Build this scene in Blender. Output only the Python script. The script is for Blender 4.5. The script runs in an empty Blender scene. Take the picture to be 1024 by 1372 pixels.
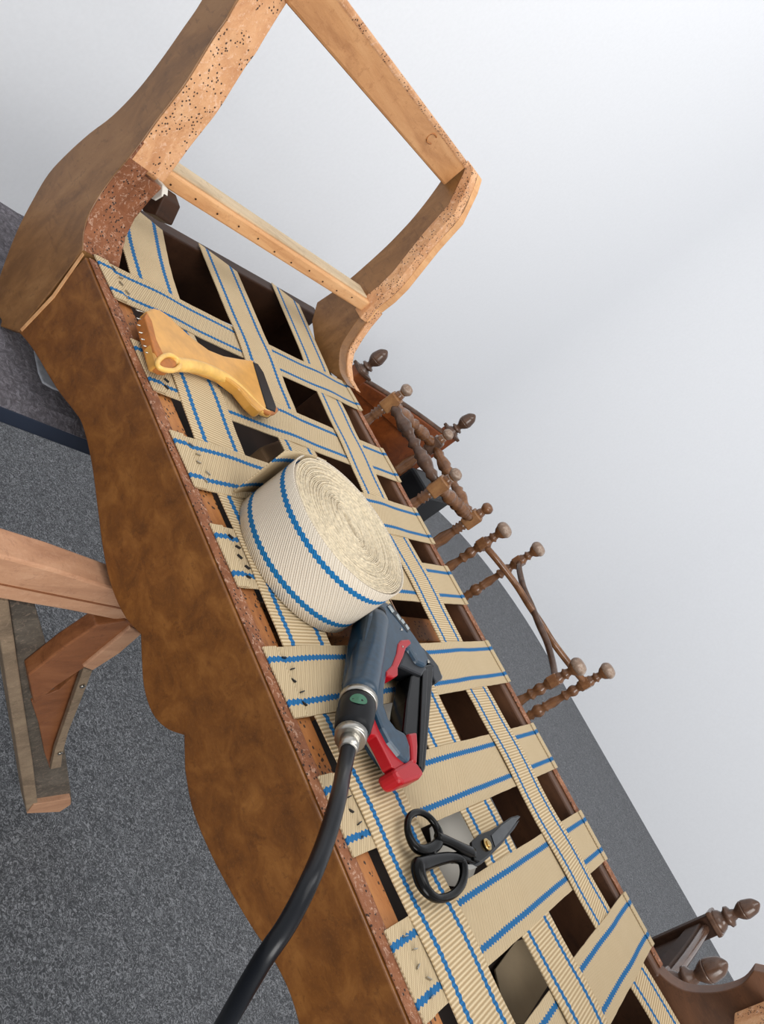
import bpy, bmesh, math, random
from mathutils import Vector, Matrix
random.seed(7)
S = bpy.context.scene
# ---------------------------------------------------------------- camera
F = 1107.687
MR = Matrix(((0.43074435, 0.47140717, 0.76956779),
             (0.81756835, 0.15725879, -0.55394193),
             (-0.3821535, 0.86778163, -0.31766925)))      # rows: image right, image down, view direction
CP = Vector((0, 0, 1.3))
cam = bpy.data.cameras.new('camera'); co = bpy.data.objects.new('camera', cam); S.collection.objects.link(co)
cam.sensor_fit = 'VERTICAL'; cam.sensor_height = 36; cam.lens = F / 1372 * 36; cam.clip_start = .02
r, d, v = MR[0], MR[1], MR[2]
co.matrix_world = Matrix(((r[0], -d[0], -v[0], CP[0]), (r[1], -d[1], -v[1], CP[1]), (r[2], -d[2], -v[2], CP[2]), (0, 0, 0, 1)))
S.camera = co
# ---------------------------------------------------------------- world and lights
w = bpy.data.worlds.new('world'); S.world = w; w.use_nodes = True
w.node_tree.nodes['Background'].inputs[0].default_value = (.975, .985, 1, 1)
w.node_tree.nodes['Background'].inputs[1].default_value = .70
def area(name, loc, target, sx, sy, power, col):
    l = bpy.data.lights.new(name, 'AREA'); l.shape = 'RECTANGLE'; l.size = sx; l.size_y = sy; l.energy = power; l.color = col
    o = bpy.data.objects.new(name, l); S.collection.objects.link(o); o.location = loc
    o.rotation_euler = (Vector(target) - Vector(loc)).to_track_quat('-Z', 'Y').to_euler(); return o
area('window_light', (2.9, -.9, 2.2), (-1.1, 2.0, .9), 2.6, 1.8, 120, (1, .985, .96))
area('overhead_fill', (-.3, .4, 3.3), (-.5, 1.6, .5), 1.8, 1.2, 14, (1, .98, .95))
area('overhead_fill', (0, 1.7, 3.45), (-1.7, 2.5, 1.3), 1.6, 1.0, 23, (1, .99, .98))  # unseen lamp added to brighten the upper walls
S.view_settings.view_transform = 'Standard'; S.view_settings.look = 'None'
S.view_settings.exposure = 0.0; S.view_settings.gamma = 1; S.view_settings.use_curve_mapping = False

# ---------------------------------------------------------------- pixel -> point on a real plane (1024x1372 frame)
def ray(px, py): return MR.transposed() @ Vector((px - 512, py - 686, F))
def onz(px, py, z): q = ray(px, py); return CP + q * ((z - CP.z) / q.z)
def ony(px, py, y): q = ray(px, py); return CP + q * ((y - CP.y) / q.y)
def onx(px, py, x): q = ray(px, py); return CP + q * ((x - CP.x) / q.x)

# ---------------------------------------------------------------- materials
def srgb(*c):
    return tuple(((x / 255) / 12.92 if x / 255 <= .04045 else (((x / 255) + .055) / 1.055) ** 2.4) for x in c) + (1,)
class NT:
    def __init__(s, name):
        s.m = bpy.data.materials.new(name); s.m.use_nodes = True; s.t = s.m.node_tree; s.b = s.t.nodes['Principled BSDF']
    def n(s, typ, **k):
        x = s.t.nodes.new(typ)
        for a, b in k.items():
            if a.startswith('_'): x.inputs[a[1:]].default_value = b
            else: setattr(x, a, b)
        return x
    def l(s, a, b): s.t.links.new(a, b)
    def math(s, op, a, b=None, c=None):
        x = s.t.nodes.new('ShaderNodeMath'); x.operation = op
        for i, q in enumerate((a, b, c)):
            if q is None: continue
            if isinstance(q, (int, float)): x.inputs[i].default_value = q
            else: s.l(q, x.inputs[i])
        return x.outputs[0]
    def mix(s, f, a, b):
        x = s.t.nodes.new('ShaderNodeMix'); x.data_type = 'RGBA'
        for i, q in ((0, f), (6, a), (7, b)):
            if isinstance(q, (int, float, tuple)): x.inputs[i].default_value = q
            else: s.l(q, x.inputs[i])
        return x.outputs[2]
    def noise(s, scale, detail=4, rough=.6, vec=None, dist=0):
        x = s.n('ShaderNodeTexNoise', _Scale=scale, _Detail=detail, _Roughness=rough, _Distortion=dist)
        if vec is not None: s.l(vec, x.inputs['Vector'])
        return x
    def coord(s, scale=(1, 1, 1), rot=(0, 0, 0)):
        c = s.n('ShaderNodeTexCoord'); mp = s.n('ShaderNodeMapping'); mp.inputs['Scale'].default_value = scale; mp.inputs['Rotation'].default_value = rot
        s.l(c.outputs['Object'], mp.inputs['Vector']); return mp.outputs['Vector']
    def ramp(s, fac, stops):
        x = s.n('ShaderNodeValToRGB'); e = x.color_ramp.elements
        e[0].position, e[0].color = stops[0]; e[1].position, e[1].color = stops[-1]
        for p, c in stops[1:-1]: q = e.new(p); q.color = c
        s.l(fac, x.inputs[0]); return x.outputs[0]
    def bump(s, h, strength=.3, dist=.001):
        x = s.n('ShaderNodeBump', _Strength=strength, _Distance=dist); s.l(h, x.inputs['Height']); s.l(x.outputs[0], s.b.inputs['Normal'])

def wood_(name, dark, mid, light, scale=(1, 1, 1), rot=(0, 0, 0), rough=.45, grain=28, holes=0, fray=0, bump=.25, spec=.5):
    t = NT(name); vec = t.coord(scale, rot)
    a = t.noise(grain, 8, .62, vec, .6); bl = t.noise(9, 3, .5, t.coord(), .4)
    c = t.ramp(a.outputs[0], [(.3, dark), (.5, mid), (.72, light)])
    c2 = t.mix(t.math('MULTIPLY', bl.outputs[0], .55), c, mid)
    sp = t.noise(85, 5, .75, t.coord()); spm = t.math('GREATER_THAN', sp.outputs[0], .6)
    c3 = t.mix(t.math('MULTIPLY', spm, .35), c2, dark)
    fine = t.noise(grain * 9, 6, .75, vec, .3); c3 = t.mix(t.math('MULTIPLY', t.math('GREATER_THAN', fine.outputs[0], .56), .16), c3, light)
    fin2 = t.noise(grain * 14, 4, .7, t.coord((.15, 1, 1))); c3 = t.mix(t.math('MULTIPLY', t.math('GREATER_THAN', fin2.outputs[0], .62), .3), c3, dark)
    h = t.math('ADD', a.outputs[0], t.math('MULTIPLY', fine.outputs[0], .3))
    if fray:
        fr = t.noise(150, 6, .8, t.coord(), .6); fm = t.math('MULTIPLY', t.math('GREATER_THAN', fr.outputs[0], .57), fray)
        c3 = t.mix(fm, c3, srgb(235, 200, 175)); h = t.math('ADD', h, fr.outputs[0])
    if holes:
        cell = t.n('ShaderNodeTexVoronoi', _Scale=holes, _Randomness=1.0); t.l(t.coord(), cell.inputs['Vector'])
        cl = t.noise(30, 2, .5, t.coord())
        m = t.math('MULTIPLY', t.math('LESS_THAN', cell.outputs['Distance'], .27), t.math('GREATER_THAN', cl.outputs[0], .48))
        c3 = t.mix(t.math('MULTIPLY', m, .92), c3, srgb(30, 15, 8)); h = t.math('SUBTRACT', h, t.math('MULTIPLY', m, 3))
    t.l(c3, t.b.inputs['Base Color']); t.bump(h, bump, .0012)
    t.b.inputs['Roughness'].default_value = rough; t.b.inputs['Specular IOR Level'].default_value = spec
    return t.m

def wood(*a, **k): return wood_(*a, **k)
def plain(name, col, rough=.5, metal=0, bump=0, bscale=200, var=0, coat=0, spec=.5):
    t = NT(name); t.b.inputs['Roughness'].default_value = rough; t.b.inputs['Metallic'].default_value = metal
    t.b.inputs['Coat Weight'].default_value = coat; t.b.inputs['Specular IOR Level'].default_value = spec; t.b.inputs['Coat Roughness'].default_value = .15
    nz = t.noise(bscale, 4, .6, t.coord())
    if var:
        dk = tuple(x * (1 - var) for x in col[:3]) + (1,); lt = tuple(min(1, x * (1 + var)) for x in col[:3]) + (1,)
        t.l(t.ramp(nz.outputs[0], [(.35, dk), (.65, lt)]), t.b.inputs['Base Color'])
    else: t.b.inputs['Base Color'].default_value = col
    if bump: t.bump(nz.outputs[0], bump, .001)
    return t.m

def webbing(name, base, dark, rib, blue=(38, 112, 168), gloss=.85, wd=.08):
    t = NT(name); uv = t.n('ShaderNodeUVMap', uv_map='UVMap'); sx = t.n('ShaderNodeSeparateXYZ'); t.l(uv.outputs[0], sx.inputs[0])
    u, vv = sx.outputs[0], sx.outputs[1]
    tri = t.math('PINGPONG', t.math('MULTIPLY', vv, 1 / .0034), 1.0)
    wob = t.math('MULTIPLY', t.math('SUBTRACT', tri, .5), .026)
    m = None
    for k, sg in ((.19, 1), (.80, 1)):
        dd = t.math('ABSOLUTE', t.math('SUBTRACT', t.math('ADD', u, wob), k))
        mk = t.math('LESS_THAN', dd, .040); m = mk if m is None else t.math('MAXIMUM', m, mk)
    if rib:   # ribs across the band, 3.6 mm apart
        nz = t.noise(120, 3, .6); t.l(uv.outputs[0], nz.inputs['Vector'])
        vr = t.math('ADD', vv, t.math('MULTIPLY', nz.outputs[0], .0012))
        h = t.math('MULTIPLY_ADD', t.math('SINE', t.math('MULTIPLY', vr, 2 * math.pi / .0038)), .5, .5)
        warp = t.math('SINE', t.math('MULTIPLY', u, 2 * math.pi * wd / .0016))
        h = t.math('ADD', h, t.math('MULTIPLY', warp, .12)); bs = .6
    else:     # plain weave, thread by thread
        a = t.math('SINE', t.math('MULTIPLY', u, 2 * math.pi * wd / .0030)); b = t.math('SINE', t.math('MULTIPLY', vv, 2 * math.pi / .0022))
        diag = t.math('SINE', t.math('ADD', t.math('MULTIPLY', u, 2 * math.pi * wd / .0042), t.math('MULTIPLY', vv, 2 * math.pi / .0032)))
        h = t.math('MULTIPLY_ADD', t.math('ADD', t.math('MULTIPLY', a, b), t.math('MULTIPLY', diag, 1.3)), .24, .5); bs = .8
    nb = t.noise(25, 4, .6, t.coord())
    c = t.mix(h, dark, base); c = t.mix(t.math('MULTIPLY', nb.outputs[0], .35), c, dark)  # valleys between ribs and threads painted darker, standing for their shade
    bl = srgb(*blue); c = t.mix(m, c, t.mix(h, tuple(x * .55 for x in bl[:3]) + (1,), bl))
    t.l(c, t.b.inputs['Base Color']); t.bump(h, bs, .0009)
    t.b.inputs['Roughness'].default_value = gloss; t.b.inputs['Specular IOR Level'].default_value = .25
    return t.m

M = {}
M['apron'] = wood('polished_fruitwood', srgb(76, 42, 13), srgb(112, 67, 24), srgb(146, 96, 44), (1.3, 1, 1.6), rough=.38, grain=24, bump=.14)
M['post'] = wood('fruitwood_arm_sheen', srgb(84, 54, 28), srgb(124, 86, 48), srgb(152, 112, 70), (1.6, 1, .8), rough=.36, grain=12, bump=.1)  # apron wood made greyer, the sheen of the arm put into its colour
M['band'] = wood('tacked_edge_wood', srgb(95, 52, 25), srgb(128, 76, 44), srgb(160, 106, 72), (1, 1, 1), rough=.75, grain=22, holes=230, fray=.3, bump=.8)
M['band_light'] = wood('tacked_light_wood', srgb(168, 110, 68), srgb(204, 152, 108), srgb(228, 186, 146), (1, 1, .6), rough=.7, grain=18, holes=240, fray=.4, bump=.8)
M['rail_in'] = wood('tacked_rail_wood', srgb(112, 62, 26), srgb(158, 98, 48), srgb(190, 130, 72), (.25, 1, 1), rough=.6, grain=30, holes=150, bump=.4)
M['armrail'] = wood('pale_beech', srgb(176, 120, 74), srgb(208, 156, 106), srgb(226, 182, 134), (.6, .12, 1.2), rough=.55, grain=40, bump=.25)
M['armrail_old'] = wood('tan_beech', srgb(150, 98, 56), srgb(188, 136, 88), srgb(208, 160, 112), (.6, .15, 1.2), rough=.55, grain=32, bump=.3)
M['pinegrey'] = wood('weathered_pine', srgb(150, 128, 100), srgb(192, 170, 138), srgb(212, 192, 160), (1, .12, 1), rough=.7, grain=34, bump=.3)
M['dark'] = wood('dark_brown_wood', srgb(32, 19, 12), srgb(52, 32, 20), srgb(70, 45, 30), (1, .4, 1), rough=.55, grain=20, spec=.2)
M['railbrown'] = wood('stained_rail_wood', srgb(58, 36, 23), srgb(88, 56, 35), srgb(116, 77, 50), (.3, 1, 1), rough=.5, grain=24)
M['reddark'] = wood('red_brown_wood', srgb(78, 36, 14), srgb(120, 60, 24), srgb(152, 84, 38), (.5, 1, 1), rough=.3, grain=18, bump=.12)
M['turned'] = wood('turned_walnut', srgb(74, 46, 28), srgb(116, 78, 50), srgb(150, 106, 72), (1, 1, .3), rough=.2, grain=30, bump=.12)
M['turnedpale'] = wood('worn_turned_wood', srgb(92, 70, 54), srgb(140, 116, 98), srgb(196, 180, 166), (1, 1, 1), rough=.4, grain=60)
M['acorn'] = wood('turned_dark_walnut', srgb(54, 36, 26), srgb(84, 60, 46), srgb(112, 84, 66), (1, 1, .3), rough=.22, grain=30, bump=.1)
M['block'] = wood('light_oak_block', srgb(100, 64, 34), srgb(140, 96, 56), srgb(172, 126, 78), (1, 1, .4), rough=.4, grain=26, bump=.12)
M['trestle_beam'] = wood('pink_pine', srgb(146, 102, 76), srgb(184, 138, 106), srgb(204, 162, 130), (1, .15, 1), rough=.6, grain=36, fray=.08)
M['trestle_brace'] = wood('orange_pine', srgb(96, 54, 28), srgb(134, 82, 48), srgb(166, 110, 70), (1, .2, .6), rough=.45, grain=30)
M['trestle_leg'] = wood('grey_pine', srgb(88, 74, 58), srgb(134, 114, 92), srgb(162, 142, 116), (1, .3, .5), rough=.75, grain=34, fray=.1)
M['trestle_leg_shade'] = wood('shaded_grey_pine', srgb(52, 46, 40), srgb(84, 76, 66), srgb(118, 108, 96), (1, .4, .6), rough=.8, grain=40, fray=.12)  # leg wood darkened for the face in shade
M['web'] = webbing('striped_webbing', srgb(218, 199, 165), srgb(164, 141, 106), False)
M['webrib'] = webbing('ribbed_striped_webbing', srgb(220, 200, 165), srgb(164, 140, 104), True)
M['webroll'] = webbing('clean_lit_webbing', srgb(232, 223, 208), srgb(188, 174, 154), False, blue=(28, 118, 178))  # paler copy of the webbing: cleaner, and with the light put into its colour
M['rolltop'] = plain('webbing_edge', srgb(204, 190, 164), .9, bump=1, bscale=260, var=.2)
M['bottom'] = plain('gap_shade_brown', srgb(40, 24, 15), .6, var=.3, bscale=20)  # near-black colour stands for the shade under the webbing
M['whitecloth'] = plain('white_cloth', srgb(205, 200, 190), .8, bump=.2, bscale=30)
M['wad'] = plain('grey_wadding', srgb(140, 143, 150), .95, bump=.5, bscale=80, var=.15)
M['taupe'] = plain('grey_brown_floor_tone', srgb(150, 132, 104), .7, var=.1, bscale=12)
M['leather'] = plain('tan_leather', srgb(188, 150, 112), .6, bump=.3, bscale=90)
M['blue'] = plain('teal_blue_enamel', srgb(18, 48, 68), .34, bump=.06, bscale=120, var=.25, coat=.15)
M['red'] = plain('red_plastic', srgb(158, 12, 24), .32, spec=.4)
M['black'] = plain('black_enamel', srgb(7, 7, 7), .2, spec=.16)
M['blackmat'] = plain('black_rubber', srgb(16, 17, 20), .42, bump=.1, bscale=150, spec=.2)
M['hose'] = plain('black_hose_rubber', srgb(12, 15, 21), .3, bump=.05, bscale=60, spec=.3)
M['steel'] = plain('brushed_steel', srgb(175, 172, 165), .28, 1)
M['darksteel'] = plain('dark_steel', srgb(48, 50, 54), .36, .7, bump=.05, bscale=80)
M['blade'] = plain('grey_blade_steel', srgb(88, 90, 92), .4, .8, var=.1, bscale=60)
M['brass'] = plain('aged_brass', srgb(196, 168, 110), .3, .9)
M['green'] = plain('green_sticker', srgb(52, 104, 78), .5)
M['white'] = plain('worn_white_print', srgb(150, 158, 160), .5, var=.3, bscale=400)
M['yellow'] = plain('honey_beech', srgb(204, 148, 66), .38, bump=.06, bscale=40, var=.12, coat=.2)
M['yellow2'] = plain('pale_honey_edge', srgb(226, 178, 92), .38, bump=.06, bscale=60, var=.14, coat=.2)
M['orangehollow'] = plain('orange_brown_hollow', srgb(168, 100, 36), .5, var=.2, bscale=80)
M['navy'] = plain('navy_edge', srgb(36, 46, 64), .6, bump=.1)
def carpet_mat():
    t = NT('grey_carpet'); a = t.noise(95, 6, .8, t.coord(), 2.6); b = t.noise(18, 3, .5, t.coord())
    c = t.ramp(a.outputs[0], [(.42, srgb(32, 34, 37)), (.5, srgb(68, 70, 74)), (.61, srgb(156, 158, 162))])
    t.l(t.mix(t.math('MULTIPLY', b.outputs[0], .3), c, srgb(80, 84, 90)), t.b.inputs['Base Color']); t.bump(a.outputs[0], .5, .003)
    t.b.inputs['Roughness'].default_value = .75; t.b.inputs['Sheen Weight'].default_value = .1; return t.m
M['carpet'] = carpet_mat()
def pile_mat():
    t = NT('charcoal_pile'); a = t.noise(130, 6, .75, t.coord(), 1.0); b = t.noise(9, 3, .5, t.coord())
    c = t.ramp(a.outputs[0], [(.33, srgb(52, 48, 50)), (.5, srgb(92, 88, 92)), (.7, srgb(150, 146, 154))])
    t.l(t.mix(t.math('MULTIPLY', b.outputs[0], .5), c, srgb(118, 114, 124)), t.b.inputs['Base Color']); t.bump(a.outputs[0], .9, .004)
    t.b.inputs['Roughness'].default_value = .95; return t.m
M['pile'] = pile_mat()
M['wall'] = plain('painted_plaster', srgb(237, 239, 243), .85, bump=.05, bscale=90, var=.012)

# ---------------------------------------------------------------- object helpers
WL = {}
def link(o, parent, wl):
    S.collection.objects.link(o); WL[o.name] = Vector(wl)
    if parent: o.parent = parent; o.location = Vector(wl) - WL[parent.name]
    else: o.location = wl
def mesh(name, verts, faces, mat, parent=None, uvs=None, smooth=False, bevel=0, sub=0, origin=None):
    vs = [Vector(p) for p in verts]
    lo = Vector([min(p[i] for p in vs) for i in range(3)]); hi = Vector([max(p[i] for p in vs) for i in range(3)])
    c = origin or (lo + hi) / 2
    me = bpy.data.meshes.new(name); me.from_pydata([p - c for p in vs], [], faces)
    if uvs:
        ul = me.uv_layers.new(name='UVMap')
        for poly in me.polygons:
            for li in poly.loop_indices: ul.data[li].uv = uvs[me.loops[li].vertex_index]
    bm = bmesh.new(); bm.from_mesh(me); bmesh.ops.recalc_face_normals(bm, faces=bm.faces); bm.to_mesh(me); bm.free()
    me.materials.append(M[mat] if isinstance(mat, str) else mat)
    if smooth:
        for p in me.polygons: p.use_smooth = True
    o = bpy.data.objects.new(name, me); link(o, parent, c)
    if bevel:
        b = o.modifiers.new('bevel', 'BEVEL'); b.width = bevel; b.segments = 2; b.limit_method = 'ANGLE'; b.angle_limit = .6
    if sub:
        s_ = o.modifiers.new('subd', 'SUBSURF'); s_.levels = sub; s_.render_levels = sub
    return o
def root(name, loc, label, cat, group=None):
    o = bpy.data.objects.new(name, None); o.empty_display_size = .05; link(o, None, loc); tag(o, label, cat, group); return o
def tag(o, label=None, cat=None, group=None, kind=None):
    for k, q in (('label', label), ('category', cat), ('group', group), ('kind', kind)):
        if q: o[k] = q
    return o
def prism(name, pts, ext, mat, parent=None, bevel=.001, smooth=False):
    n = len(pts); ext = Vector(ext); pts = [Vector(p) for p in pts]
    vs = pts + [p + ext for p in pts]
    fs = [list(range(n)), list(range(2 * n - 1, n - 1, -1))] + [[i, (i + 1) % n, n + (i + 1) % n, n + i] for i in range(n)]
    return mesh(name, vs, fs, mat, parent, bevel=bevel, smooth=smooth)
def spline(pts, n=6, closed=False):
    P = [Vector(p) for p in pts]; out = []; m = len(P)
    for i in range(m if closed else m - 1):
        if closed: a, b, c, e = P[(i - 1) % m], P[i], P[(i + 1) % m], P[(i + 2) % m]
        else: a, b, c, e = P[max(i - 1, 0)], P[i], P[i + 1], P[min(i + 2, m - 1)]
        for k in range(n):
            t = k / n
            out.append(.5 * ((2 * b) + (c - a) * t + (2 * a - 5 * b + 4 * c - e) * t * t + (3 * b - a - 3 * c + e) * t ** 3))
    if not closed: out.append(P[-1].copy())
    return out
def tube(name, path, rad, mat, parent=None, seg=14, closed=False, flat=1.0, up=(0, 0, 1)):
    n = len(path); rad = rad if isinstance(rad, (list, tuple)) else [rad] * n; vs = []; up = Vector(up)
    for i, p in enumerate(path):
        a = path[(i - 1) % n] if closed or i else path[i]; b = path[(i + 1) % n] if closed or i < n - 1 else path[i]
        t = (b - a).normalized(); s_ = t.cross(up)
        if s_.length < 1e-4: s_ = t.cross(Vector((1, 0, 0)))
        s_.normalize(); q = s_.cross(t).normalized()
        for k in range(seg):
            an = 2 * math.pi * k / seg; vs.append(p + s_ * (math.cos(an) * rad[i]) + q * (math.sin(an) * rad[i] * flat))
    fs = []
    for i in range(n if closed else n - 1):
        for k in range(seg):
            j = (i + 1) % n; fs.append([i * seg + k, i * seg + (k + 1) % seg, j * seg + (k + 1) % seg, j * seg + k])
    if not closed: fs += [list(range(seg)), list(range((n - 1) * seg, n * seg))]
    return mesh(name, vs, fs, mat, parent, smooth=True)
def lathe(name, p0, p1, prof, mat, parent=None, seg=18):
    """prof: (t along p0->p1 in metres or, if t<=1 everywhere and rel, fraction; radius)"""
    p0, p1 = Vector(p0), Vector(p1); L = (p1 - p0).length
    path = [p0.lerp(p1, t) for t, _ in prof]
    z = (p1 - p0).normalized(); x = z.orthogonal().normalized(); y = z.cross(x); vs = []
    for p, (t, r_) in zip(path, prof):
        for k in range(seg):
            a = 2 * math.pi * k / seg; vs.append(p + x * (math.cos(a) * r_) + y * (math.sin(a) * r_))
    fs = []; n = len(prof)
    for i in range(n - 1):
        for k in range(seg): fs.append([i * seg + k, i * seg + (k + 1) % seg, (i + 1) * seg + (k + 1) % seg, (i + 1) * seg + k])
    fs += [list(range(seg)), list(range((n - 1) * seg, n * seg))]
    return mesh(name, vs, fs, mat, parent, smooth=True)
def smoothprof(pts, n=4):
    return [(p.x, max(p.y, .0005)) for p in spline([(a, b, 0) for a, b in pts], n)]
def box(name, c, size, mat, parent=None, rz=0, bevel=.002, axis=None):
    c = Vector(c); R = Matrix.Rotation(rz, 3, 'Z') if axis is None else axis
    vs = [c + R @ Vector((sx * size[0] / 2, sy * size[1] / 2, sz * size[2] / 2)) for sx in (-1, 1) for sy in (-1, 1) for sz in (-1, 1)]
    return mesh(name, vs, [[0, 1, 3, 2], [4, 5, 7, 6], [0, 1, 5, 4], [2, 3, 7, 6], [0, 2, 6, 4], [1, 3, 7, 5]], mat, parent, bevel=bevel)
def cyl(name, p0, p1, r0, mat, parent=None, r1=None, seg=24):
    r1 = r0 if r1 is None else r1; return lathe(name, p0, p1, [(0, r0 * .93), (.02, r0), (.98, r1), (1, r1 * .93)], mat, parent, seg)

# ---------------------------------------------------------------- the room
fl = mesh('floor', [(-1.9, -3, 0), (3.2, -3, 0), (3.2, 4.95, 0), (-1.9, 4.95, 0), (-1.9, -3, -.1), (3.2, -3, -.1), (3.2, 4.95, -.1), (-1.9, 4.95, -.1)],
          [[0, 1, 2, 3], [7, 6, 5, 4], [0, 1, 5, 4], [1, 2, 6, 5], [2, 3, 7, 6], [3, 0, 4, 7]], 'carpet'); tag(fl, kind='structure')
def wallstrip(name, path, h=3.4):
    n = len(path); vs = [(x, y, z) for z in (-.1, h) for x, y in path]
    out = [(x + ox, y + oy) for (x, y), (ox, oy) in zip(path, [(-.12, .12)] * n)]
    vs += [(x, y, z) for z in (-.1, h) for x, y in out]
    fs = []
    for i in range(n - 1):
        fs.append([i, i + 1, n + i + 1, n + i]); fs.append([2 * n + i, 2 * n + i + 1, 3 * n + i + 1, 3 * n + i])
        fs.append([n + i, n + i + 1, 3 * n + i + 1, 3 * n + i]); fs.append([i, i + 1, 2 * n + i + 1, 2 * n + i])
    fs += [[0, n, 3 * n, 2 * n], [n - 1, 2 * n - 1, 4 * n - 1, 3 * n - 1]]
    o = mesh(name, vs, fs, 'wall'); tag(o, kind='structure')
    for p in o.data.polygons: p.use_smooth = False
    return o
R_ = 1.1
wallstrip('wall_left', [(-1.9, -3), (-1.9, 0), (-1.9, 1.2)])
wallstrip('wall_back', [(-1.9, 1.2), (-1.9, 2.2), (-1.9, 3.0)] + [(-1.9 + R_ - R_ * math.cos(a), 4.95 - R_ + R_ * math.sin(a)) for a in [math.pi / 2 * k / 64 for k in range(65)]] + [(0, 4.95), (1.5, 4.95), (3.2, 4.95)])

# ---------------------------------------------------------------- the settee frame
ZS = .90
sofa = root('settee_frame', (-.3, .92, .79), 'stripped wooden settee frame with scalloped front rail, curved arms and woven striped webbing seat', 'sofa frame')
YF = .615
low = [(25, 445), (45, 470), (75, 520), (98, 550), (110, 570), (122, 620), (130, 680), (138, 740), (150, 790), (168, 828), (188, 850), (189, 880), (192, 920), (203, 955), (222, 976), (246, 985), (247, 1030), (256, 1080), (275, 1130), (300, 1180), (335, 1240), (362, 1280), (385, 1325), (400, 1372), (415, 1440), (440, 1520), (480, 1560)]
def sm0(pts, n=4): return [(p.x, p.y) for p in spline([(a, b, 0) for a, b in pts], n)]
lo3 = [ony(*p, YF) for p in sm0(low[:11]) + sm0(low[11:16])[0:] + sm0(low[16:])]
front = lo3 + [Vector((.30, YF, .80)), Vector((.42, YF, .79)), Vector((.42, YF, .90)), Vector((-.747, YF, .90))]
prism('front_rail', front, (0, .018, 0), 'apron', sofa, bevel=.0015)
prism('tacked_edge', [Vector((-.745, .618, .9005)), Vector((-.745, .637, .9005)), Vector((.40, .637, .9005)), Vector((.40, .618, .9005))], (0, 0, .0022), 'band', sofa, bevel=.001)
prism('seat_rail', [Vector((-.74, .634, .86)), Vector((-.74, .634, .8995)), Vector((-.74, .669, .8965)), Vector((-.74, .669, .86))], (1.13, 0, 0), 'rail_in', sofa, bevel=.0015)
# notch blocks between the front rail and the cross rails
box('corner_block', (-.19, .690, .868), (.035, .04, .045), 'rail_in', sofa)
# front post: one board, inner edge curved into a scroll
def sm(pts, n=4): return [(p.x, p.y) for p in spline([(a, b, 0) for a, b in pts], n)]
pf = [(25, 445), (0, 437), (2, 430), (-10, 405), (0, 368), (22, 310), (45, 265), (65, 232), (90, 205), (120, 178), (150, 155), (184, 120), (215, 80), (243, 40), (270, 0), (300, -60), (325, -110), (392, -110),
      (355, -60), (317, 0), (302, 26), (285, 50), (250, 107), (230, 134), (210, 160), (190, 188), (172, 212), (150, 238), (133, 262), (120, 285), (112, 310), (111, 334)]
P3 = [ony(*p, YF) for p in pf[:3] + sm(pf[3:17]) + sm(pf[17:])]
prism('front_post', P3, (0, .022, 0), 'post', sofa, bevel=.0012)
seam = [ony(*p, YF - .0008) for p in ((27, 441), (70, 395), (110, 338), (112, 341), (72, 399), (29, 444))]
# thin inlay line of glue and dust along the mitre
prism('mitre_line', seam, (0, .001, 0), 'armrail', sofa, bevel=0)
# tacked edge of the post: upper part
e1 = [(397, -110), (355, -60), (317, 0), (302, 26), (285, 50), (250, 107), (230, 134), (210, 160), (190, 188), (172, 212)]
ed = [ony(*p, YF + .022) for p in e1]
def shift(P, dist):      # offset of a polyline in xz towards the outside of the arm
    out = []
    for i, p in enumerate(P):
        a = P[max(i - 1, 0)]; b = P[min(i + 1, len(P) - 1)]; t = (b - a); n = Vector((t.z, 0, -t.x)).normalized(); out.append(p - n * dist)
    return out
e0 = [ony(*p, YF) for p in sm(e1)]; e0 = [Vector((p.x + .0012, YF + .002, p.z)) for p in e0]
inn = [p + Vector((-.03, 0, 0)) for p in e0]
prism('post_edge', e0 + inn[::-1], (0, .054, 0), 'band_light', sofa, bevel=.002)
# tacked curved lower edge of the post, set back behind the scroll
q1 = [(190, 232), (172, 250), (152, 275), (140, 300), (134, 325), (130, 345)]
q1 = [ony(*p, YF + .03) for p in q1]
q2 = [p + Vector((-.035, 0, -.01)) for p in q1]
prism('scroll_edge', q1 + q2[::-1], (0, .036, 0), 'band', sofa, bevel=.003)
q0 = [ony(*p, YF + .0225) for p in [(178, 218), (158, 240), (141, 264), (128, 287), (120, 311), (119, 336)]]
q0 = [p + Vector((.0012, .001, 0)) for p in [ony(*p, YF) for p in pf[-7:]]] 
prism('scroll_rebate', q0 + [p + Vector((-.03, 0, -.01)) for p in q0][::-1], (0, .029, 0), 'band', sofa, bevel=.001)
prism('post_block', [ony(*p, .69) for p in ((188, 262), (214, 245), (220, 262), (208, 288), (190, 282))], (0, .03, 0), 'dark', sofa, bevel=.002)
prism('painted_patch', [ony(*p, .688) for p in ((198, 236), (206, 234), (218, 248), (217, 262), (207, 268), (196, 262))], (0, .01, 0), 'whitecloth', sofa, bevel=.001)

# rear post on the left
YR = 1.22
face = [(425, 405), (450, 388), (474, 369), (512, 335), (535, 312), (555, 290), (577, 262), (598, 232), (612, 212), (634, 224), (628, 243), (608, 285), (575, 322), (533, 375), (515, 393), (497, 407), (482, 425), (470, 442), (458, 462), (455, 480), (456, 498), (466, 516), (440, 497), (425, 470), (418, 430)]
F3 = [ony(*p, YR) for p in sm(face[:9]) + sm(face[9:22]) + sm(face[22:])]
prism('rear_post', F3, (0, .026, 0), 'post', sofa, bevel=.0015)
be = [(634, 224), (628, 243), (608, 285), (575, 322), (533, 375), (515, 393), (497, 407), (482, 425), (470, 442), (458, 462), (455, 480), (457, 498), (467, 516)]
b3 = [ony(*p, YR) for p in be]
prism('post_edge', [p + Vector((.004, -.001, 0)) for p in b3[:8]] + [p + Vector((-.02, -.001, 0)) for p in b3[:8]][::-1], (0, .020, 0), 'band_light', sofa, bevel=.0015)
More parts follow.
